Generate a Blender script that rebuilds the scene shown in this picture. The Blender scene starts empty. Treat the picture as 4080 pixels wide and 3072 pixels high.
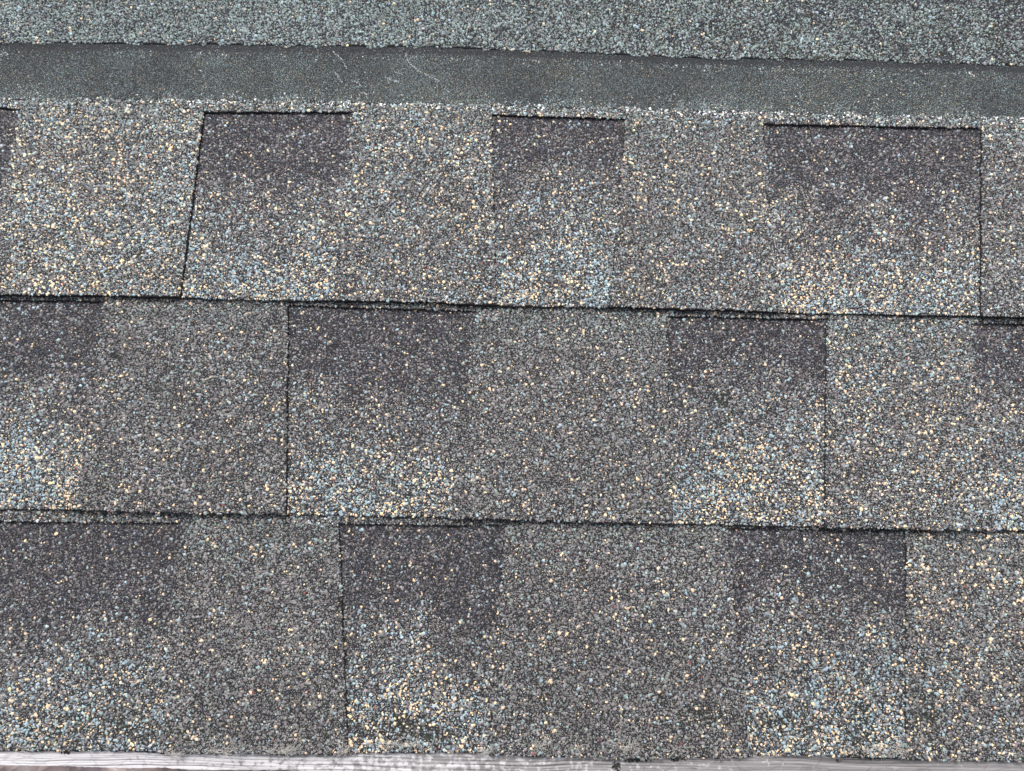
import bpy, math
import numpy as np
from mathutils import Matrix, Vector

# ------------------------------------------------------------------ camera
SC = bpy.context.scene
PITCH = math.radians(22.0)                       # roof pitch
EAVE_Z = 0.85                                    # height of the plane origin over the ground
R3 = Matrix(((1, 0, 0), (0, math.cos(PITCH), -math.sin(PITCH)), (0, math.sin(PITCH), math.cos(PITCH))))
RM = Matrix.Translation((0, 0, EAVE_Z)) @ R3.to_4x4()      # roof frame: u right, v up the slope, w out of the roof
H = 0.515                                        # camera to roof plane
PHI = math.radians(11.4)                         # lens axis leans up the slope
ROLL = math.radians(1.0)
FPX = 1598 * 4080 / 2212.0                       # focal length in photo pixels
F = np.array([0, math.sin(PHI), -math.cos(PHI)])
U0 = np.array([0, math.cos(PHI), math.sin(PHI)])
X0 = np.array([1.0, 0, 0])
cr, sr = math.cos(ROLL), math.sin(ROLL)
RX = X0 * cr + U0 * sr                           # camera right
UP = -X0 * sr + U0 * cr                          # camera up
CAM = np.array([0.0, 0.0, H])

cam_d = bpy.data.cameras.new('camera')
cam = bpy.data.objects.new('camera', cam_d)
SC.collection.objects.link(cam)
cm = Matrix(((RX[0], UP[0], -F[0], CAM[0]), (RX[1], UP[1], -F[1], CAM[1]), (RX[2], UP[2], -F[2], CAM[2]), (0, 0, 0, 1)))
cam.matrix_world = RM @ cm
cam_d.sensor_fit = 'HORIZONTAL'
cam_d.sensor_width = 36.0
cam_d.lens = 36.0 * FPX / 4080.0
cam_d.clip_start = 0.01
cam_d.clip_end = 500
cam_d.dof.use_dof = True
cam_d.dof.focus_distance = 0.525
cam_d.dof.aperture_fstop = 16.0
SC.camera = cam

# ------------------------------------------------------------------ world and sun
W = bpy.data.worlds.new('World')
SC.world = W
W.use_nodes = True
nt = W.node_tree
nt.nodes.clear()
sky = nt.nodes.new('ShaderNodeTexSky')
sky.sky_type = 'NISHITA'
sky.sun_disc = False
SUN_EL, SUN_AZ = math.radians(78), math.radians(-50)
sky.sun_elevation = SUN_EL
sky.sun_rotation = SUN_AZ
sky.air_density = 1.0
sky.dust_density = 6.0
bg = nt.nodes.new('ShaderNodeBackground')
bg.inputs['Strength'].default_value = 0.13
wo = nt.nodes.new('ShaderNodeOutputWorld')
hs = nt.nodes.new('ShaderNodeHueSaturation')      # thin overcast: the blue of the sky is washed out
hs.inputs['Saturation'].default_value = 0.42
nt.links.new(sky.outputs[0], hs.inputs['Color'])
nt.links.new(hs.outputs[0], bg.inputs[0])
nt.links.new(bg.outputs[0], wo.inputs[0])
sd = bpy.data.lights.new('sun', 'SUN')
sd.energy = 2.0
sd.angle = math.radians(22)
sd.color = (1.0, 0.97, 0.93)
sun = bpy.data.objects.new('sun', sd)
SC.collection.objects.link(sun)
sdir = Vector((math.sin(SUN_AZ) * math.cos(SUN_EL), math.cos(SUN_AZ) * math.cos(SUN_EL), math.sin(SUN_EL)))
sun.rotation_euler = sdir.to_track_quat('Z', 'Y').to_euler()
sun.location = (-1, 2, 4)
SC.view_settings.view_transform = 'Standard'
SC.view_settings.look = 'None'
SC.view_settings.gamma = 1.0
SC.view_settings.exposure = 0.42

# ------------------------------------------------------------------ helpers
rng = np.random.default_rng(7)


def lin(c):
    c = np.asarray(c, float) / 255.0
    return np.where(c <= 0.04045, c / 12.92, ((c + 0.055) / 1.055) ** 2.4)


def hit(px, py, w=0.0):
    """photo pixel -> (u, v) where its ray meets the roof at height w"""
    d = F * FPX + RX * (px - 2040.0) + UP * (1536.0 - py)
    t = (w - CAM[2]) / d[2]
    p = CAM + d * t
    return p[0], p[1]


def curve(pts, w):
    q = np.array([hit(x, y, w) for x, y in pts])
    q = q[np.argsort(q[:, 0])]
    # carry the curve on past the frame with its mean slope
    s = (q[-1, 1] - q[0, 1]) / (q[-1, 0] - q[0, 0])
    a = [q[0, 0] - 1, q[0, 1] - s]
    b = [q[-1, 0] + 1, q[-1, 1] + s]
    q = np.vstack([a, q, b])
    return lambda u: np.interp(u, q[:, 0], q[:, 1])


def line(x0, y0, w0, x1, y1, w1):
    """side edge as u(v)"""
    a, b = hit(x0, y0, w0), hit(x1, y1, w1)
    return lambda v: a[0] + (b[0] - a[0]) * (v - a[1]) / (b[1] - a[1])


def hashn(ix, iy, seed):
    n = (ix.astype(np.int64) * 374761393 + iy.astype(np.int64) * 668265263 + seed * 982451653) & 0x7fffffff
    n = ((n ^ (n >> 13)) * 1274126177) & 0x7fffffff
    n = n ^ (n >> 16)
    return (n & 0xffff) / 65535.0


def vnoise(u, v, cell, seed):
    x, y = u / cell, v / cell
    ix, iy = np.floor(x), np.floor(y)
    fx, fy = x - ix, y - iy
    fx, fy = fx * fx * (3 - 2 * fx), fy * fy * (3 - 2 * fy)
    a, b = hashn(ix, iy, seed), hashn(ix + 1, iy, seed)
    c, d = hashn(ix, iy + 1, seed), hashn(ix + 1, iy + 1, seed)
    return (a + (b - a) * fx) * (1 - fy) + (c + (d - c) * fx) * fy


def wave(u, v):
    """slow swells of the laid shingles, metres"""
    return 0.0011 * (vnoise(u, v, 0.09, 3) - 0.5) + 0.0005 * (vnoise(u, v, 0.03, 4) - 0.5)


def node_mat(name):
    m = bpy.data.materials.new(name)
    m.use_nodes = True
    n = m.node_tree.nodes
    b = n['Principled BSDF']
    return m, n, m.node_tree.links, b


def ramp(n, stops):
    r = n.new('ShaderNodeValToRGB')
    e = r.color_ramp.elements
    while len(e) > 1:
        e.remove(e[-1])
    e[0].position, e[0].color = stops[0][0], (*stops[0][1], 1)
    for p, c in stops[1:]:
        x = e.new(p)
        x.color = (*c, 1)
    return r


# granule-coated stone: every granule carries its own ceramic colour
def mat_granule():
    m, n, l, b = node_mat('granule_stone')
    a = n.new('ShaderNodeAttribute')
    a.attribute_name = 'stone'
    tc = n.new('ShaderNodeTexCoord')
    no = n.new('ShaderNodeTexNoise')
    no.inputs['Scale'].default_value = 1400
    no.inputs['Detail'].default_value = 3
    l.new(tc.outputs['Object'], no.inputs['Vector'])
    mr = n.new('ShaderNodeMapRange')
    mr.inputs[1].default_value, mr.inputs[2].default_value = 0.3, 0.7
    mr.inputs[3].default_value, mr.inputs[4].default_value = 0.8, 1.15
    l.new(no.outputs['Fac'], mr.inputs[0])
    mx = n.new('ShaderNodeVectorMath')
    mx.operation = 'SCALE'
    l.new(a.outputs['Color'], mx.inputs[0])
    l.new(mr.outputs[0], mx.inputs['Scale'])
    l.new(mx.outputs[0], b.inputs['Base Color'])
    b.inputs['Roughness'].default_value = 0.62
    b.inputs['Specular IOR Level'].default_value = 0.4
    return m


def mat_asphalt(name, dark, fleck, far=None):
    """bitumen felt; where the sheet runs on past the modelled granules it carries a fine speckle"""
    m, n, l, b = node_mat(name)
    tc = n.new('ShaderNodeTexCoord')
    no = n.new('ShaderNodeTexNoise')
    no.inputs['Scale'].default_value = 2200
    no.inputs['Detail'].default_value = 4
    l.new(tc.outputs['Object'], no.inputs['Vector'])
    r = ramp(n, [(0.35, dark), (0.62, tuple(0.5 * (x + y) for x, y in zip(dark, fleck))), (0.75, fleck)])
    l.new(no.outputs['Fac'], r.inputs[0])
    col = r.outputs[0]
    if far:
        vo = n.new('ShaderNodeTexVoronoi')
        vo.inputs['Scale'].default_value = 620
        l.new(tc.outputs['Object'], vo.inputs['Vector'])
        sp = n.new('ShaderNodeSeparateColor')
        l.new(vo.outputs['Color'], sp.inputs[0])
        rr = ramp(n, far)
        rr.color_ramp.interpolation = 'CONSTANT'
        l.new(sp.outputs[0], rr.inputs[0])
        sx = n.new('ShaderNodeSeparateXYZ')
        l.new(tc.outputs['Object'], sx.inputs[0])
        ab = n.new('ShaderNodeMath'); ab.operation = 'ABSOLUTE'
        l.new(sx.outputs[0], ab.inputs[0])
        gt = n.new('ShaderNodeMath'); gt.operation = 'GREATER_THAN'
        gt.inputs[1].default_value = ULIM
        l.new(ab.outputs[0], gt.inputs[0])
        mx = n.new('ShaderNodeMix'); mx.data_type = 'RGBA'
        l.new(gt.outputs[0], mx.inputs[0])
        l.new(col, mx.inputs[6]); l.new(rr.outputs[0], mx.inputs[7])
        col = mx.outputs[2]
    l.new(col, b.inputs['Base Color'])
    bp = n.new('ShaderNodeBump')
    bp.inputs['Strength'].default_value = 0.5
    bp.inputs['Distance'].default_value = 0.0004
    l.new(no.outputs['Fac'], bp.inputs['Height'])
    l.new(bp.outputs[0], b.inputs['Normal'])
    b.inputs['Roughness'].default_value = 0.8
    b.inputs['Specular IOR Level'].default_value = 0.25
    return m


ULIM = 0.47
VTOP = 0.43
L = lambda *c: tuple(float(x) for x in lin(c))
M_GRAN = mat_granule()
M_FELT = mat_asphalt('bitumen_felt', L(24, 25, 27), L(48, 49, 52),
                     far=[(0, L(30, 30, 32)), (0.25, L(100, 98, 95)), (0.8, L(125, 142, 146)), (0.93, L(215, 190, 150))])
M_STRIP = mat_asphalt('nail_strip_bitumen', L(36, 39, 43), L(62, 66, 68))


def mesh_from(name, verts, faces_quads, faces_tris, mats, mat_q, stone, origin, parent):
    """one mesh object: quads use material slot mat_q, tris the granule slot"""
    nv = len(verts)
    me = bpy.data.meshes.new(name)
    me.vertices.add(nv)
    me.vertices.foreach_set('co', (verts - origin).astype(np.float32).ravel())
    nq, ntr = len(faces_quads), len(faces_tris)
    idx = np.concatenate([faces_quads.ravel(), faces_tris.ravel()]).astype(np.int32)
    me.loops.add(len(idx))
    me.loops.foreach_set('vertex_index', idx)
    me.polygons.add(nq + ntr)
    st = np.concatenate([np.arange(nq) * 4, nq * 4 + np.arange(ntr) * 3]).astype(np.int32)
    me.polygons.foreach_set('loop_start', st)
    me.polygons.foreach_set('material_index', np.concatenate([np.full(nq, mat_q), np.ones(ntr)]).astype(np.int32))
    me.update(calc_edges=True)
    at = me.attributes.new('stone', 'FLOAT_COLOR', 'POINT')
    c = np.ones((nv, 4), np.float32)
    c[:, :3] = stone
    at.data.foreach_set('color', c.ravel())
    for m in mats:
        me.materials.append(m)
    o = bpy.data.objects.new(name, me)
    SC.collection.objects.link(o)
    if parent is not None:
        o.parent = parent
    return o


def sheet(left, right, bot, top, wf, thick, ns, ntt, rag=0.0004, seed=0):
    """slab between side edges left(v), right(v) and curves bot(u), top(u); surface height wf(u, v)"""
    s = np.linspace(0, 1, ns)
    t = np.linspace(0, 1, ntt)
    S, T = np.meshgrid(s, t)
    u = left(np.zeros_like(S)) * 0
    v = np.zeros_like(S)
    for _ in range(4):                           # settle u(v) against v(u)
        lu, ru = left(v), right(v)
        u = lu + (ru - lu) * S
        vb, vt = bot(u), top(u)
        v = vb + (vt - vb) * T
    r = rag * 2
    u2 = u + r * (vnoise(v + 7, u * 0, 0.0016, seed + 11) - 0.5) * (np.abs(S - 0.5) > 0.499)
    v2 = v + r * (vnoise(u, v * 0, 0.0022, seed + 12) - 0.5 + 1.6 * (vnoise(u, v * 0, 0.02, seed + 13) - 0.5)) * (T < 1e-6)
    w = wf(u2, v2)
    top_v = np.stack([u2, v2, w], -1).reshape(-1, 3)
    bot_v = top_v - np.array([0, 0, thick])
    n = ns * ntt
    i = np.arange(n).reshape(ntt, ns)
    q = np.stack([i[:-1, :-1], i[:-1, 1:], i[1:, 1:], i[1:, :-1]], -1).reshape(-1, 4)
    qb = q[:, ::-1] + n
    ring = np.concatenate([i[0, :], i[1:, -1], i[-1, -2::-1], i[-2:0:-1, 0]])
    nx = np.roll(ring, -1)
    sk = np.stack([ring, ring + n, nx + n, nx], -1)
    return np.vstack([top_v, bot_v]), np.vstack([q, qb, sk])


# ------------------------------------------------------------------ granules
PAL = {
    'grey': ((119, 117, 117), 0.27), 'blue': ((145, 165, 173), 0.18), 'cream': ((228, 203, 170), 0.12),
    'plum': ((84, 79, 82), 0.3), 'navy': ((60, 63, 74), 0.28), 'red': ((128, 74, 70), 0.12),
    'moss': ((52, 56, 46), 0.2), 'olive': ((118, 126, 110), 0.25), 'white': ((226, 228, 230), 0.06), 'green': ((127, 138, 137), 0.2), 'tan': ((200, 180, 152), 0.1),
}
KEYS = list(PAL)
COL = np.array([lin(PAL[k][0]) for k in KEYS])
VAR = np.array([PAL[k][1] for k in KEYS])


def pick(prob):
    """prob: (N, K) weights -> category index per granule"""
    c = np.cumsum(prob, 1)
    c /= c[:, -1:]
    return (rng.random(len(prob))[:, None] > c).sum(1).clip(0, len(KEYS) - 1)


def stones(u, v, w, cat, size, hgt, gain):
    """faceted crushed-stone bodies half sunk in the bitumen: 13 corners, 18 faces each"""
    n = len(u)
    a6 = np.arange(6) * math.pi / 3
    yaw = rng.random(n) * 2 * math.pi
    el = 1 + rng.random(n) ** 1.5 * 0.55
    j0 = rng.uniform(0.68, 1.22, (n, 6))
    j1 = rng.uniform(0.55, 0.9, (n, 6))
    da = rng.uniform(-0.25, 0.25, (n, 6))
    ang = a6[None] + da
    x0, y0 = np.cos(ang) * j0, np.sin(ang) * j0
    x1, y1 = x0 * j1, y0 * j1
    X = np.concatenate([x0, x1, rng.uniform(-0.15, 0.15, (n, 1))], 1) * np.sqrt(el)[:, None]
    Y = np.concatenate([y0, y1, rng.uniform(-0.15, 0.15, (n, 1))], 1) / np.sqrt(el)[:, None]
    Z = np.concatenate([np.full((n, 6), -0.15) + rng.uniform(-.1, .25, (n, 6)), rng.uniform(0.72, 1.0, (n, 6)), rng.uniform(0.95, 1.1, (n, 1))], 1)
    tx, ty = rng.normal(0, 0.17, (n, 1)), rng.normal(0, 0.17, (n, 1))
    X *= size[:, None]; Y *= size[:, None]
    Zm = Z * hgt[:, None] + X * tx + Y * ty
    c, s = np.cos(yaw)[:, None], np.sin(yaw)[:, None]
    P = np.stack([u[:, None] + X * c - Y * s, v[:, None] + X * s + Y * c, w[:, None] + Zm], -1)
    f = []
    for k in range(6):
        k2 = (k + 1) % 6
        f += [(k, k2, 6 + k2), (k, 6 + k2, 6 + k), (6 + k, 6 + k2, 12)]
    f = np.array(f)
    tri = (np.arange(n)[:, None, None] * 13 + f[None]).reshape(-1, 3)
    col = COL[cat] * np.exp(rng.normal(0, 1, (n, 1)) * VAR[cat][:, None]) * gain[:, None]
    col *= np.exp(rng.normal(0, 0.035, (n, 3)))
    col = np.repeat(col.clip(0, 0.9), 13, axis=0)
    return P.reshape(-1, 3), tri, col


def hexpts(pitch, u0, u1, v0, v1, jit):
    us = np.arange(u0, u1, pitch)
    vs = np.arange(v0, v1, pitch * 0.866)
    U, V = np.meshgrid(us, vs)
    U = U + (np.arange(len(vs)) % 2)[:, None] * pitch * 0.5
    U = U + rng.uniform(-jit, jit, U.shape) * pitch
    V = V + rng.uniform(-jit, jit, V.shape) * pitch
    return U.ravel(), V.ravel()


VMIN = hit(2040, 3072)[1] - 0.01
GU, GV = hexpts(0.00138, -ULIM, ULIM, VMIN, VTOP, 0.34)
FU, FV = hexpts(0.00125, -ULIM, ULIM, VMIN, VTOP, 0.6)


def coat(inside, wf, probf, gain, holes=0.03, lift=1.0):
    """granules for one part: coarse stones plus fines in the gaps"""
    k = inside(GU, GV)
    u, v = GU[k], GV[k]
    keep = rng.random(len(u)) > holes + 0.10 * (vnoise(u, v, 0.004, 55) > 0.83)
    for hx, hy, hr in HOLES:
        cu, cv = hit(hx, hy, WT)
        keep &= (u - cu) ** 2 + (v - cv) ** 2 > hr * hr
    u, v = u[keep], v[keep]
    cat = pick(probf(u, v))
    size = (rng.gamma(7, 1 / 7.0, len(u)) * 0.00070).clip(0.00036, 0.00135)
    big = (cat == KEYS.index('cream')) | (cat == KEYS.index('blue'))
    size = np.where(big, size * 1.05, size)
    hgt = size * 0.35 + rng.uniform(0.00005, 0.00045, len(u)) * lift
    g = gain * (0.88 + 0.24 * vnoise(u, v, 0.012, 21)) * (0.93 + 0.14 * vnoise(u, v, 0.05, 22))
    a = stones(u, v, wf(u, v) - 0.0001, cat, size, hgt, g)
    k = inside(FU, FV) & (rng.random(len(FU)) > 0.35)
    u, v = FU[k], FV[k]
    p = probf(u, v)
    p[:, KEYS.index('cream')] *= 0.7
    cat = pick(p)
    size = rng.uniform(0.00022, 0.00042, len(u))
    b = stones(u, v, wf(u, v), cat, size, size * 0.8, np.full(len(u), gain * 0.85))
    return [a, b]


def join(parts, sh, sh_col=0.1):
    V, Q = sh
    vs, tr, cs = [V], [], [np.full((len(V), 3), sh_col)]
    off = len(V)
    for P, T, C in parts:
        vs.append(P); tr.append(T + off); cs.append(C)
        off += len(P)
    return np.vstack(vs), Q, (np.vstack(tr) if tr else np.zeros((0, 3), int)), np.vstack(cs)


def thing(name, label, cat, origin, group=None):
    o = bpy.data.objects.new(name, None)
    SC.collection.objects.link(o)
    o.empty_display_size = 0.02
    o.matrix_world = RM @ Matrix.Translation(Vector(origin))
    o['label'] = label
    o['category'] = cat
    if group:
        o['group'] = group
    return o


def W8(**kw):
    return np.array([kw.get(k, 0.0) for k in KEYS])


# ------------------------------------------------------------------ layout measured on the roof plane
WB = 0.0077          # overlay top at a butt edge
WT = 0.0029          # overlay top where the next course covers it
LAY = 0.0024         # thickness of one laminate layer
BUTT = [
    curve([(0, 1172), (300, 1175), (700, 1181), (830, 1190), (1020, 1194), (1400, 1197), (1700, 1202), (2040, 1216), (2500, 1225), (2900, 1236), (3060, 1241), (3500, 1250), (3750, 1257), (4080, 1264)], WB),
    curve([(0, 2030), (400, 2035), (700, 2044), (1020, 2049), (1400, 2058), (1800, 2065), (2040, 2071), (2500, 2083), (3060, 2097), (3400, 2105), (4080, 2117)], WB),
    curve([(0, 2995), (300, 2999), (600, 3001), (1000, 3008), (1300, 3012), (1600, 3005), (2000, 3010), (2500, 3027), (3060, 3020), (3400, 3025), (3700, 3030), (4080, 3035)], WB),
]
HEAD = curve([(0, 166), (500, 173), (1020, 179), (1700, 186), (2040, 199), (2400, 212), (2700, 227), (3060, 235), (3400, 239), (3700, 246), (4080, 262)], WT)
STRIP = curve([(0, 396), (400, 394), (800, 398), (1300, 406), (2040, 419), (2600, 436), (3060, 446), (3400, 458), (4080, 470)], WT)
SLOTTOP = [
    curve([(0, 427), (83, 436), (812, 446), (1400, 447), (1960, 457), (2490, 476), (3035, 493), (3910, 511)], WT),
    curve([(0, 1195), (400, 1199), (1145, 1216), (1895, 1240), (2655, 1259), (3293, 1272), (3868, 1287), (4080, 1291)], WT),
    curve([(0, 2078), (720, 2084), (1350, 2088), (2010, 2094), (2900, 2103), (3612, 2114), (4080, 2123)], WT),
]
# each slot: left edge (top px, bottom px), right edge (top px, bottom px); y from the slot-top and butt lines
SLOTS = [
    [(-560, -480, 83, -62), (812, 716, 1402, 1330), (1960, 1978, 2492, 2430), (3035, 3112, 3912, 3906), (4560, 4640, 5100, 5060)],
    [(-420, -380, 415, 300), (1147, 1139, 1895, 1792), (2655, 2682, 3293, 3287), (3868, 3962, 4720, 4650)],
    [(-500, -460, 722, 636), (1350, 1386, 2010, 1946), (2900, 2986, 3612, 3609), (4500, 4560, 5100, 5080)],
]
YS = [(446, 1200, 470, 1240), (1220, 2060, 1262, 2095), (2085, 3010, 2105, 3025)]


def edges(r):
    e = []
    for (a, b, c, d) in SLOTS[r]:
        y0 = np.interp(a, [0, 4080], [SY[r][0], SY[r][1]]); y1 = np.interp(b, [0, 4080], [BY[r][0], BY[r][1]])
        y2 = np.interp(c, [0, 4080], [SY[r][0], SY[r][1]]); y3 = np.interp(d, [0, 4080], [BY[r][0], BY[r][1]])
        e.append((line(a, y0, WT, b, y1, WB), line(c, y2, WT, d, y3, WB)))
    return e


SY = [(430, 513), (1195, 1291), (2078, 2123)]
BY = [(1172, 1264), (2030, 2117), (2995, 3035)]


def make_w(r):
    b, t = BUTT[r], (STRIP if r == 0 else SLOTTOP[r])

    def wf(u, v):
        vb, vt = b(u), t(u)
        x = ((vt - v) / (vt - vb)).clip(-0.2, 1.02)
        x = np.where(x < 0, x * (0.0 if r == 0 else 0.4), x)
        return WT + (WB - WT) * x + wave(u, v) * (0.35 + 0.65 * x.clip(0, 1)) + 0.0005 * np.sin(u * 23 + r) * x.clip(0, 1)
    return wf


# granule blends of the tabs, left to right, per course (grey, blue, cream, plum, navy)
TABMIX = [
    [W8(grey=.62, blue=.2, cream=.14, navy=.04)] + [W8(grey=.56, blue=.2, cream=.13, plum=.03, navy=.05, red=.0015, tan=.02), W8(grey=.64, blue=.15, cream=.09, plum=.07, navy=.05, red=.0015, tan=.01),
     W8(grey=.70, blue=.11, cream=.07, plum=.09, navy=.03, red=.001), W8(grey=.66, blue=.08, cream=.05, plum=.18, navy=.03, red=.0015)] + [W8(grey=.7, blue=.15, cream=.08, plum=.07)],
    [W8(grey=.7, blue=.1, cream=.04, plum=.1)] + [W8(grey=.74, blue=.055, cream=.04, plum=.11, navy=.055, red=.001), W8(grey=.76, blue=.06, cream=.045, plum=.09, navy=.03, red=.001),
     W8(grey=.66, blue=.13, cream=.09, plum=.08, navy=.03, red=.0015)] + [W8(grey=.7, blue=.1, cream=.07, plum=.1)],
    [W8(grey=.7, blue=.1, cream=.04, plum=.1)] + [W8(grey=.78, blue=.045, cream=.03, plum=.11, navy=.03, red=.001), W8(grey=.76, blue=.055, cream=.045, plum=.11, navy=.03, red=.0015),
     W8(grey=.69, blue=.10, cream=.105, plum=.08, navy=.03, red=.0015)] + [W8(grey=.7, blue=.1, cream=.07, plum=.1)],
]
GAIN = [1.1, 1.0, 0.93]
ROW_ORIGIN = [hit(2040, 1215, 0), hit(2040, 2070, 0), hit(2040, 3015, 0)]
ROW_LABEL = [
    'uppermost shingle course, uncovered, with its greenish headlap and smooth dark nailing strip showing',
    'middle shingle course, overlapped along its top by the uncovered course above',
    'lowest shingle course, lying on the weathered pale board along the eave',
]
UEND = 0.62


def grime(u, v):
    """moss and dirt that settled in spots, mostly over the eave"""
    g = np.zeros_like(u)
    for px, py, rx, ry, a_ in STAINS:
        cu, cv = hit(px, py, WB)
        d = ((u - cu) / rx) ** 2 + ((v - cv) / ry) ** 2 + 0.8 * (vnoise(u, v, 0.006, 85) - 0.5)
        g = np.maximum(g, a_ * np.exp(-d.clip(0, 30) * 1.3))
    return g


STAINS = [(1560, 2900, .028, .006, .6), (1680, 2930, .02, .004, .5), (470, 2900, .05, .008, .25), (3120, 2880, .03, .006, .25), (2780, 2850, .012, .006, .5),
          (3440, 2900, .008, .02, .35), (460, 1420, .002, .002, 3), (2880, 1620, .008, .01, .4), (1620, 2900, .004, .003, .8), (3700, 2860, .01, .02, .3)]
HOLES = [(int(a_), int(b_), c_) for a_, b_, c_ in zip(rng.uniform(0, 4080, 70), rng.uniform(480, 2960, 70), rng.uniform(0.0006, 0.0016, 70))] + [(460, 1418, .0026)]
SLOTDX = [[0, .02, -.02, .04, 0], [0, .02, -.03, .0], [.04, .03, -.02, 0]]
SOFT = [[(.5, .8), (0, .8), (.35, .45), (.9, .25), (0, 0)], [(0, .8), (.05, .9), (.6, .62), (.9, 0)], [(0, .8), (0, .8), (.8, .72), (0, 0)]]


def slot_prob(tt, u, v, dx=0.0):
    """blend drop in the recesses: plum at the top, blue and cream towards the butt"""
    k = [0, .22, .42, .62, .74, 1.0]
    tab = np.array([
        W8(grey=.38, blue=.34, cream=.19, plum=.02, navy=.07, red=.001),
        W8(grey=.42, blue=.31, cream=.165, plum=.03, navy=.07, red=.001),
        W8(grey=.62, blue=.16, cream=.075, plum=.08, navy=.06, red=.001),
        W8(grey=.60, blue=.08, cream=.04, plum=.2, navy=.10, red=.001),
        W8(grey=.34, blue=.035, cream=.018, plum=.38, navy=.25),
        W8(grey=.27, blue=.03, cream=.014, plum=.42, navy=.27)])
    x = tt + dx + 0.30 * (vnoise(u, v, 0.03, 77) - 0.5) + 0.16 * (vnoise(u, v, 0.009, 78) - 0.5)
    p = np.stack([np.interp(x, k, tab[:, j]) for j in range(len(KEYS))], 1)
    p[:, KEYS.index('cream')] *= 0.3 + 1.4 * vnoise(u, v, 0.014, 79)
    p[:, KEYS.index('blue')] *= 0.4 + 1.2 * vnoise(u, v, 0.02, 80)
    p[:, KEYS.index('navy')] *= 0.3 + 1.5 * vnoise(u, v, 0.008, 82)
    p[:, KEYS.index('moss')] = 1.6 * grime(u, v)
    return p


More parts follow.
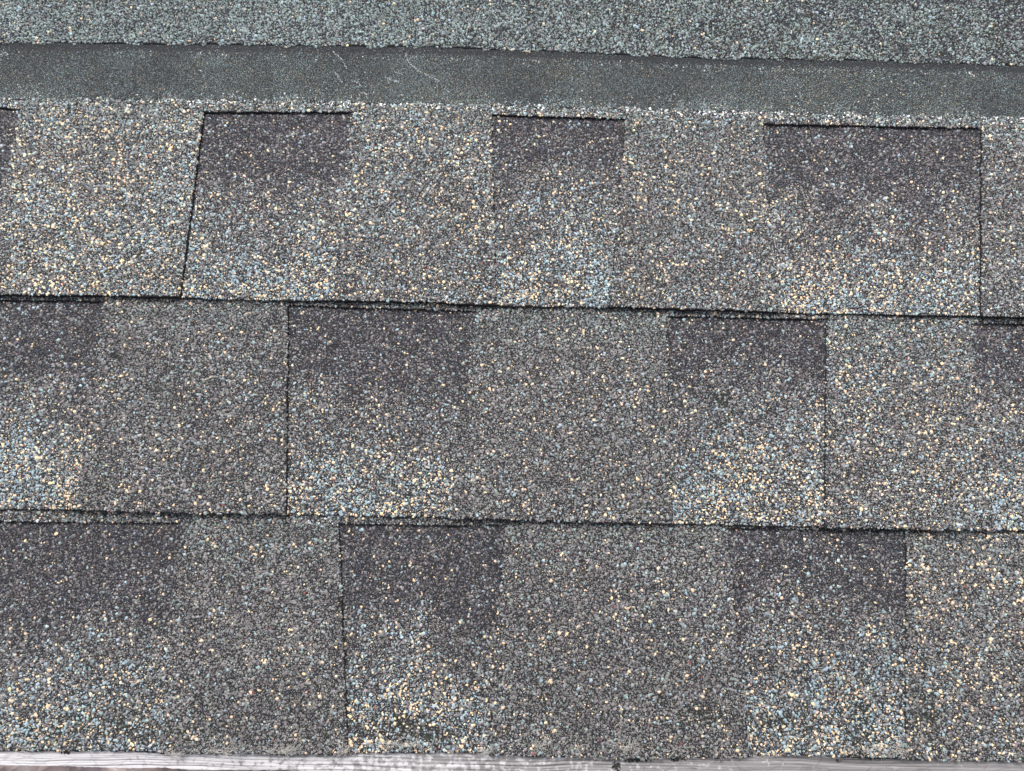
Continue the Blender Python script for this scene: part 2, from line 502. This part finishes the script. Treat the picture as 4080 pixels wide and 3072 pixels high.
PART_LABEL = {}
for r in range(3):
    ou, ov = ROW_ORIGIN[r]
    org = np.array([ou, ov, 0.0])
    root = thing('asphalt_shingle', ROW_LABEL[r], 'shingle', (ou, ov, 0), 'courses of asphalt shingles')
    wf = make_w(r)
    sl = edges(r)
    bt, tp = BUTT[r], SLOTTOP[r]
    LE = lambda v: np.full(np.shape(v), -UEND)
    RE = lambda v: np.full(np.shape(v), UEND)
    bounds = [LE] + [f for e in sl for f in e] + [RE]
    # tabs (dragon teeth) between the slots
    for i in range(len(sl) + 1):
        a, b = bounds[2 * i], bounds[2 * i + 1]
        vm = 0.5 * (bt(0.0) + tp(0.0))
        if a(vm) > UEND or b(vm) < -UEND or a(vm) >= b(vm) - 0.004:
            continue
        if b(vm) > UEND:
            b = RE
        mix = TABMIX[r][min(i, len(TABMIX[r]) - 1)]
        ins = lambda u, v, a=a, b=b: (u > a(v) + 0.0012 * (vnoise(v, u * 0, 0.0025, 86) - 0.5)) & (u < b(v) - 0.0012 * (vnoise(v, u * 0, 0.0025, 87) - 0.5)) & (v > bt(u) + 0.0012 * (vnoise(u, v * 0, 0.003, 89) - 0.45)) & (v < tp(u))

        def prob(u, v, mix=mix, r=r):
            p = np.repeat(mix[None], len(u), 0)
            n1 = vnoise(u, v, 0.02, 31 + r)
            n2 = vnoise(u, v, 0.045, 41 + r)
            p[:, KEYS.index('cream')] *= 0.35 + 1.3 * n1
            p[:, KEYS.index('blue')] *= 0.4 + 1.2 * n2
            p[:, KEYS.index('navy')] *= 0.2 + 1.8 * vnoise(u, v, 0.012, 51 + r)
            tt = (v - bt(u)) / (tp(u) - bt(u))
            p[:, KEYS.index('green')] = 0.35 * ((tt - 0.8) / 0.2).clip(0, 1) + 0.06
            p[:, KEYS.index('moss')] = 1.6 * grime(u, v) + 0.05 * (1 - tt).clip(0, 1) ** 4
            return p
        sh = sheet(a, b, bt, tp, wf, 2 * LAY - 0.0002, max(40, int((b(vm) - a(vm)) / 0.0009)), 110, seed=r * 10 + i)
        V, Q, T, C = join(coat(ins, wf, prob, GAIN[r]), sh)
        mesh_from('tab', V, Q, T, (M_FELT, M_GRAN), 0, C, org, root)
    # recessed panels of the backing layer
    wl = lambda u, v: wf(u, v) - LAY
    for i, (a, b) in enumerate(sl):
        vm = 0.5 * (bt(0.0) + tp(0.0))
        if a(vm) > UEND or b(vm) < -UEND:
            continue
        fl, fr = 0.72 * SOFT[r][i][0], 0.72 * SOFT[r][i][1]

        def wl(u, v, a=a, b=b, fl=fl, fr=fr):
            # where the lap is pressed flat the backing rises to meet the tab edge
            m = 0.75 + 0.5 * vnoise(v, u * 0, 0.011, 88)
            k1 = (fl * m).clip(0, 1) * np.exp(-((u - a(v)) / 0.003) ** 2)
            k2 = (fr * m).clip(0, 1) * np.exp(-((u - b(v)) / 0.003) ** 2)
            return wf(u, v) - LAY * (1 - np.maximum(k1, k2))
        a2 = (lambda v, a=a: np.maximum(a(v) - 0.0012, -UEND + .001))
        b2 = (lambda v, b=b: np.minimum(b(v) + 0.0012, UEND - .001))
        bt2 = lambda u: bt(u) + 0.0003
        tp2 = lambda u: tp(u) + 0.002
        ins = lambda u, v, a=a, b=b: (u > a(v) + 0.0002) & (u < b(v) - 0.0002) & (v > bt(u) + 0.0005) & (v < tp(u) + 0.001)
        prob = lambda u, v, i=i: slot_prob((v - bt(u)) / (tp(u) - bt(u)), u, v, SLOTDX[r][i] + 0.02)
        sh = sheet(a2, b2, bt2, tp2, wl, LAY - 0.0003, 260, 80, seed=r * 10 + i + 5)
        V, Q, T, C = join(coat(ins, wl, prob, GAIN[r]), sh)
        o = mesh_from('recessed_panel', V, Q, T, (M_FELT, M_GRAN), 0, C, org, root)
    # overlay band above the slots
    top = STRIP if r == 0 else (lambda u: BUTT[r - 1](u) + 0.012)
    ins = lambda u, v: (v > tp(u) + 0.0001) & (v < np.minimum(top(u), tp(u) + 0.02) + 0.0026 * (vnoise(u, u * 0, 0.005, 9) - 0.45))

    def prob(u, v, r=r):
        m = W8(grey=.52, blue=.12, cream=.08, plum=.08, navy=.04, green=.2) if r == 0 else W8(grey=.58, blue=.1, cream=.05, plum=.1, navy=.05, green=.2)
        p = np.repeat(m[None], len(u), 0)
        if r == 0:
            d = (STRIP(u) - v) / 0.0035
            p[:, KEYS.index('white')] = 0.7 * np.exp(-d.clip(0, 9) ** 2) * (vnoise(u, v, 0.008, 91) > 0.45) * (0.3 + vnoise(u, v, 0.05, 92))
            p[:, KEYS.index('green')] += 0.9 * np.exp(-d.clip(0, 9) * 1.2)
            p[:, KEYS.index('plum')] += 0.12 * (u > 0.1)
        if r == 2:
            p[:, KEYS.index('white')] = 0.25 * (vnoise(u, v, 0.01, 93) > 0.7) * (u < -0.12)
        return p
    bot = lambda u: tp(u) + 0.00005
    sh = sheet(LE, RE, bot, top, wf, LAY, 1300, 14, seed=r + 70)
    V, Q, T, C = join(coat(ins, wf, prob, GAIN[r] * (1.05 if r == 0 else 0.95)), sh)
    mesh_from('overlay_band', V, Q, T, (M_FELT, M_GRAN), 0, C, org, root)
    if r == 0:
        # smooth nailing strip dusted with fine mineral sand
        sh = sheet(LE, RE, lambda u: STRIP(u) + 0.00005, lambda u: HEAD(u) - 0.00005, lambda u, v: wf(u, v) - 0.0003, LAY, 1000, 40, seed=80)
        su, sv = hexpts(0.00062, -ULIM, ULIM, STRIP(0.0) - 0.03, HEAD(0.0) + 0.03, 0.5)
        tt = (sv - STRIP(su)) / (HEAD(su) - STRIP(su))
        dens = 0.62 + 0.35 * vnoise(su, sv, 0.03, 61) - 0.3 * (tt > 0.88) - 0.18 * (tt > 0.76)
        k = (tt > 0) & (tt < 1) & (rng.random(len(su)) < dens)
        su, sv, tt = su[k], sv[k], tt[k]
        p = np.zeros((len(su), len(KEYS)))
        n1 = vnoise(su, sv, 0.04, 62)
        p[:, KEYS.index('grey')] = 0.15
        p[:, KEYS.index('olive')] = 0.3 * n1
        p[:, KEYS.index('plum')] = 0.1 + 1.2 * (tt > 0.86)
        p[:, KEYS.index('navy')] = 0.25 + 1.0 * (tt > 0.9)
        p[:, KEYS.index('green')] = 0.4 + 0.35 * n1
        p[:, KEYS.index('tan')] = 0.02 + 0.08 * n1 ** 2
        p[:, KEYS.index('blue')] = 0.10 + 0.3 * (vnoise(su, sv, 0.018, 66) > 0.6)
        cat = pick(p)
        size = rng.uniform(0.00022, 0.00044, len(su))
        fine = stones(su, sv, wf(su, sv) - 0.0003, cat, size, size * 0.8, rng.uniform(0.35, 1.0, len(su)) * (0.75 + 0.5 * n1))
        # strays: loose coarse granules and chalky white dabs near both edges
        nst = 5200
        su = rng.uniform(-ULIM, ULIM, nst)
        x = rng.random(nst)
        tt = np.where(x < .62, np.abs(rng.normal(0, 0.13, nst)), np.where(x < .8, 0.80 + rng.normal(0, 0.03, nst), rng.random(nst) ** 1.6 * .9))
        sv = STRIP(su) + tt * (HEAD(su) - STRIP(su))
        clump = vnoise(su, sv, 0.012, 63)
        k = (tt > 0) & (tt < 1) & (rng.random(nst) < 0.15 + 1.1 * (clump > 0.55))
        su, sv, tt = su[k], sv[k], tt[k]
        p = np.repeat(W8(green=.45, grey=.2, blue=.25, tan=.04, cream=.02, white=.12)[None], len(su), 0)
        cat = pick(p)
        size = rng.uniform(0.0003, 0.0007, len(su))
        stray = stones(su, sv, wf(su, sv) - 0.0004, cat, size, size * 0.8, np.full(len(su), 1.0))
        # chalky scuffs
        scuffs = [[(1325, 205), (1360, 235), (1382, 275)], [(1335, 285), (1350, 310), (1365, 330)], [(1615, 215), (1625, 245), (1665, 280), (1710, 305), (1752, 322)],
                  [(1532, 308), (1560, 318), (1592, 328)], [(1570, 285), (1605, 295)], [(1425, 365), (1465, 375)], [(1430, 330), (1440, 345)]]
        qx, qy = [], []
        for sc in scuffs:
            for (x0, y0), (x1, y1) in zip(sc[:-1], sc[1:]):
                m = int(math.hypot(x1 - x0, y1 - y0) / 1.7)
                for z in range(m):
                    f = z / m
                    a = hit(x0 + (x1 - x0) * f + rng.normal(0, 1.7), y0 + (y1 - y0) * f + rng.normal(0, 1.7), WT)
                    if rng.random() < 0.85:
                        qx.append(a[0]); qy.append(a[1])
        qx, qy = np.array(qx), np.array(qy)
        size = rng.uniform(0.00018, 0.00036, len(qx))
        sc_ = stones(qx, qy, wf(qx, qy) - 0.0002, np.full(len(qx), KEYS.index('white')), size, size * 0.9, np.full(len(qx), 0.9))
        V, Q, T, C = join([fine, stray, sc_], sh)
        o = mesh_from('nail_strip', V, Q, T, (M_STRIP, M_GRAN), 0, C, org, root)
        # headlap
        tpv = lambda u: np.full(np.shape(u), VTOP + 0.04)
        wh = lambda u, v: wf(u, v) + 0.0002
        sh = sheet(LE, RE, HEAD, tpv, wh, LAY, 900, 60, seed=81)
        ins = lambda u, v: v > HEAD(u) - 0.0006 + 0.0034 * (vnoise(u, u * 0, 0.005, 64) - 0.5)

        def prob(u, v):
            p = np.repeat(W8(green=.72, grey=.10, blue=.12, cream=.014, plum=.05, navy=.03)[None], len(u), 0)
            p[:, KEYS.index('plum')] += 0.9 * (u + 0.1).clip(0, 1) * vnoise(u, v, 0.02, 67)
            p[:, KEYS.index('navy')] += (0.1 + 1.2 * (u + 0.1).clip(0, 1)) * (vnoise(u, v, 0.012, 65) > 0.62)
            p[:, KEYS.index('moss')] += 0.5 * (u + 0.05).clip(0, 1)
            return p
        V, Q, T, C = join(coat(ins, wh, prob, 1.08, holes=0.09, lift=1.3), sh)
        mesh_from('headlap', V, Q, T, (M_FELT, M_GRAN), 0, C, org, root)

# ------------------------------------------------------------------ weathered board under the eave
m, n, l, b = node_mat('weathered_board')
tc = n.new('ShaderNodeTexCoord')
wz = n.new('ShaderNodeTexNoise'); wz.inputs['Scale'].default_value = 9
l.new(tc.outputs['Object'], wz.inputs['Vector'])
va = n.new('ShaderNodeVectorMath'); va.operation = 'MULTIPLY_ADD'
va.inputs[1].default_value = (0, 0.006, 0)
l.new(wz.outputs['Color'], va.inputs[0]); l.new(tc.outputs['Object'], va.inputs[2])
mp = n.new('ShaderNodeMapping'); mp.inputs['Scale'].default_value = (7, 900, 200)
l.new(va.outputs[0], mp.inputs['Vector'])
g = n.new('ShaderNodeTexNoise'); g.inputs['Scale'].default_value = 1.0; g.inputs['Detail'].default_value = 5; g.inputs['Roughness'].default_value = .6
l.new(mp.outputs[0], g.inputs['Vector'])
rp = ramp(n, [(0.34, L(58, 56, 57)), (0.43, L(112, 110, 111)), (0.56, L(140, 138, 139)), (0.8, L(162, 160, 161))])
l.new(g.outputs['Fac'], rp.inputs[0])
# patchy paler tone over the grain, stronger towards the left end
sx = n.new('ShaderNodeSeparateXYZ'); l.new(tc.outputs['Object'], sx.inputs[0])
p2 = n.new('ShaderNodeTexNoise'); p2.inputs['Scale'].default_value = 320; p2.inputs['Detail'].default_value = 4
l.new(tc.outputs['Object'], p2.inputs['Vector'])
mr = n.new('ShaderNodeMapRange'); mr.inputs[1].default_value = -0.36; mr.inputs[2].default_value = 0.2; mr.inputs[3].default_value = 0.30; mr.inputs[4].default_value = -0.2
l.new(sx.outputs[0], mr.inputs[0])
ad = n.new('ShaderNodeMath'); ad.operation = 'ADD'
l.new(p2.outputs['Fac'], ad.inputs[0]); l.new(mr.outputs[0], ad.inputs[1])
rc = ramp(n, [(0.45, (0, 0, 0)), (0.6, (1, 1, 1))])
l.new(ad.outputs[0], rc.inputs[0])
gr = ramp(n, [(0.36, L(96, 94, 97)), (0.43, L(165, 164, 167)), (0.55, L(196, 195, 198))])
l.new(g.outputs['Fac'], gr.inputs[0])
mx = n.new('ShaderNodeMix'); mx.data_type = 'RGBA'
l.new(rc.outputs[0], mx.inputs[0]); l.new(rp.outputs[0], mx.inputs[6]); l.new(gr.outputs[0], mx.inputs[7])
# cross checks in the paint
vo = n.new('ShaderNodeTexVoronoi'); vo.feature = 'DISTANCE_TO_EDGE'
mp2 = n.new('ShaderNodeMapping'); mp2.inputs['Scale'].default_value = (55, 240, 100)
l.new(va.outputs[0], mp2.inputs['Vector']); l.new(mp2.outputs[0], vo.inputs['Vector'])
vo.inputs['Scale'].default_value = 1.0
lt = ramp(n, [(0.0, (.35, .34, .36)), (0.06, (1, 1, 1))])
l.new(vo.outputs['Distance'], lt.inputs[0])
mu = n.new('ShaderNodeMix'); mu.data_type = 'RGBA'; mu.blend_type = 'MULTIPLY'; mu.inputs[0].default_value = 0.4
l.new(mx.outputs[2], mu.inputs[6]); l.new(lt.outputs[0], mu.inputs[7])
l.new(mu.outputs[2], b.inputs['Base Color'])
bp = n.new('ShaderNodeBump'); bp.inputs['Distance'].default_value = 0.0006; bp.inputs['Strength'].default_value = 0.8
l.new(g.outputs['Fac'], bp.inputs['Height']); l.new(bp.outputs[0], b.inputs['Normal'])
b.inputs['Roughness'].default_value = 0.75
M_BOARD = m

WBRD = 0.0028
edge = curve([(0, 3049), (400, 3058), (650, 3062), (1000, 3069), (1800, 3082), (2600, 3092), (3400, 3100), (4080, 3106)], WBRD)
LE = lambda v: np.full(np.shape(v), -UEND - 0.02)
RE = lambda v: np.full(np.shape(v), UEND + 0.02)
up_ = lambda u: np.full(np.shape(u), hit(2040, 2960)[1])
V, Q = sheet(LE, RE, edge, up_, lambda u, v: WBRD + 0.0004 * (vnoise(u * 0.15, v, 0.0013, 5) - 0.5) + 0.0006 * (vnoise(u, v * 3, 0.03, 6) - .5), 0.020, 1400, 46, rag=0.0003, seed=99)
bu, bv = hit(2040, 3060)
root = thing('eave_board', 'weathered board, paler towards its left end, running under the lowest shingle course', 'board', (bu, bv, -0.017))
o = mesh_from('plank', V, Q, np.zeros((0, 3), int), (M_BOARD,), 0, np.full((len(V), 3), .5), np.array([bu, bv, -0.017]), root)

# ------------------------------------------------------------------ pale fibre tufts along the eave
m, n, l, b = node_mat('pale_fibre')
no = n.new('ShaderNodeTexNoise'); no.inputs['Scale'].default_value = 300
rr = ramp(n, [(0.3, L(165, 163, 158)), (0.7, L(215, 213, 208))])
l.new(no.outputs['Fac'], rr.inputs[0]); l.new(rr.outputs[0], b.inputs['Base Color'])
b.inputs['Roughness'].default_value = 0.9
M_FIBRE = m
wrow = make_w(2)


def tuft(px, py, wx, wy, n_, label, flat=False):
    r = np.random.default_rng(int(px))
    cu, cv = hit(px, py, WB)
    cw = float(wrow(np.array([cu]), np.array([cv]))[0])
    vs, fs = [], []
    for i in range(n_):
        x = r.normal(0, wx * 0.42); y = r.normal(0, wy * 0.4)
        a, c = hit(px + x, py + y, WB)
        ln = r.uniform(0.002, 0.007)
        th = r.normal(0, 0.55) if flat else r.uniform(0, 2 * math.pi)
        cur = r.normal(0, 260)
        z0 = float(wrow(np.array([a]), np.array([c]))[0]) + 0.0007
        ph = r.uniform(0, 6)
        prev = None
        rad = r.uniform(0.00004, 0.00009)
        for k in range(8):
            f = k / 7
            p = np.array([a - cu, c - cv, z0 - cw + 0.0011 * math.sin(f * math.pi) * r.uniform(.6, 1.2)])
            base = len(vs)
            nrm = np.array([-math.sin(th), math.cos(th), 0])
            vs += [p + nrm * rad, p - nrm * rad, p + np.array([0, 0, rad * 1.8])]
            if k:
                for q in range(3):
                    q2 = (q + 1) % 3
                    fs.append((base - 3 + q, base - 3 + q2, base + q2, base + q))
            th += cur * ln / 7 + r.normal(0, 0.15)
            a += math.cos(th) * ln / 7; c += math.sin(th) * ln / 7
    me = bpy.data.meshes.new('fibre_tuft')
    me.from_pydata([tuple(v) for v in vs], [], fs)
    me.materials.append(M_FIBRE)
    o = bpy.data.objects.new('fibre_tuft', me)
    SC.collection.objects.link(o)
    o.matrix_world = RM @ Matrix.Translation((cu, cv, cw))
    o['label'] = label; o['category'] = 'fibre tuft'; o['group'] = 'pale fibre tufts caught along the eave'


TUFTS = [
    (90, 2988, 60, 10, 26, 'pale fibres caught on the cream and blue granules at the left end of the eave', True),
    (680, 3000, 60, 14, 46, 'pale frizzy tuft where the speckled recess meets the plain tab, left end of the eave', True),
    (900, 2990, 110, 16, 90, 'long pale tuft lying along the eave under the plain dark tab', True),
    (1130, 2988, 80, 16, 90, 'thick pale tuft just left of the dark vertical slot edge', True),
    (1372, 2988, 20, 16, 40, 'small pale knot of fibres in the dark vertical slot edge', False),
    (1590, 2962, 150, 16, 100, 'wide faint haze of fibres over the cream-speckled central recess', True),
    (1935, 2992, 18, 22, 26, 'upright pale fibres at the right corner of the central recess', False),
    (2140, 2972, 45, 18, 36, 'thin pale tuft on the grey tab, nearest right of the central recess', False),
    (2305, 2984, 18, 24, 24, 'narrow upright tuft between two wider tufts on the grey tab', False),
    (2495, 2978, 70, 22, 70, 'wide pale tuft on the grey tab above the black crumbs on the board', False),
    (2700, 2980, 40, 22, 22, 'sparse pale fibres on the grey tab near its right end', False),
    (3460, 2988, 120, 16, 60, 'pale fibres over the cream-speckled recess at the right', True),
    (3585, 2985, 26, 24, 46, 'whitish fuzzy patch at the right corner of the right-hand recess', False),
]
for t in TUFTS:
    tuft(*t)

# ------------------------------------------------------------------ black bitumen crumbs and a mossy knot on the board
m, n, l, b = node_mat('bitumen_crumb')
no = n.new('ShaderNodeTexNoise'); no.inputs['Scale'].default_value = 900
rr = ramp(n, [(0.35, L(18, 18, 18)), (0.65, L(45, 44, 40)), (0.8, L(74, 76, 48))])
l.new(no.outputs['Fac'], rr.inputs[0]); l.new(rr.outputs[0], b.inputs['Base Color'])
b.inputs['Roughness'].default_value = 0.7
M_CRUMB = m


def crumb(px, py, wx, wy, cnt, label, name='bitumen_crumbs', cat='crumbs'):
    r = np.random.default_rng(int(px) + 3)
    cu, cv = hit(px, py, WBRD)
    uu, vv = [], []
    for i in range(cnt):
        a, c = hit(px + r.normal(0, wx * .4), py + r.normal(0, wy * .4), WBRD)
        uu.append(a); vv.append(c)
    uu, vv = np.array(uu), np.array(vv)
    size = r.uniform(0.0003, 0.0009, cnt)
    P, T, C = stones(uu, vv, np.full(cnt, WBRD), np.zeros(cnt, int), size, size * 0.8, np.ones(cnt))
    P = P - np.array([cu, cv, WBRD])
    me = bpy.data.meshes.new(name)
    me.from_pydata(P.tolist(), [], T.tolist())
    me.materials.append(M_CRUMB)
    o = bpy.data.objects.new(name, me)
    SC.collection.objects.link(o)
    o.matrix_world = RM @ Matrix.Translation((cu, cv, WBRD))
    o['label'] = label; o['category'] = cat


crumb(264, 3001, 16, 6, 10, 'single black bitumen crumb on the paler left end of the board')
crumb(2545, 3024, 70, 16, 70, 'widest black bitumen smear on the board, touching the eave edge')
crumb(2700, 3024, 50, 10, 36, 'smaller black bitumen smear on the board, right of the widest one')
crumb(2456, 3052, 22, 24, 44, 'dark mossy spot on the board, below and left of the black smears', 'moss_spot', 'moss spot')
crumb(3340, 3030, 14, 5, 8, 'small dark brown chip on the greyer right half of the board', 'bark_chip', 'chip')

# ------------------------------------------------------------------ ground below
m, n, l, b = node_mat('ground')
tc = n.new('ShaderNodeTexCoord')
n1 = n.new('ShaderNodeTexNoise'); n1.inputs['Scale'].default_value = 14; n1.inputs['Detail'].default_value = 8
vo = n.new('ShaderNodeTexVoronoi'); vo.inputs['Scale'].default_value = 45
l.new(tc.outputs['Object'], n1.inputs['Vector']); l.new(tc.outputs['Object'], vo.inputs['Vector'])
r1 = ramp(n, [(0.3, L(70, 62, 64)), (0.5, L(120, 108, 108)), (0.7, L(160, 150, 146))])
l.new(n1.outputs['Fac'], r1.inputs[0])
sc = n.new('ShaderNodeSeparateColor'); l.new(vo.outputs['Color'], sc.inputs[0])
r2 = ramp(n, [(0.0, (.55, .55, .6)), (1.0, (1.25, 1.2, 1.15))])
l.new(sc.outputs[0], r2.inputs[0])
mx = n.new('ShaderNodeMix'); mx.data_type = 'RGBA'; mx.blend_type = 'MULTIPLY'; mx.inputs[0].default_value = 1
l.new(r1.outputs[0], mx.inputs[6]); l.new(r2.outputs[0], mx.inputs[7])
l.new(mx.outputs[2], b.inputs['Base Color'])
bp = n.new('ShaderNodeBump'); bp.inputs['Distance'].default_value = 0.01
l.new(vo.outputs['Distance'], bp.inputs['Height']); l.new(bp.outputs[0], b.inputs['Normal'])
b.inputs['Roughness'].default_value = 0.95
me = bpy.data.meshes.new('ground')
S = 150
me.from_pydata([(-S, -S, 0), (S, -S, 0), (S, S, 0), (-S, S, 0)], [], [(0, 1, 2, 3)])
me.materials.append(m)
o = bpy.data.objects.new('ground', me)
SC.collection.objects.link(o)
o['kind'] = 'structure'
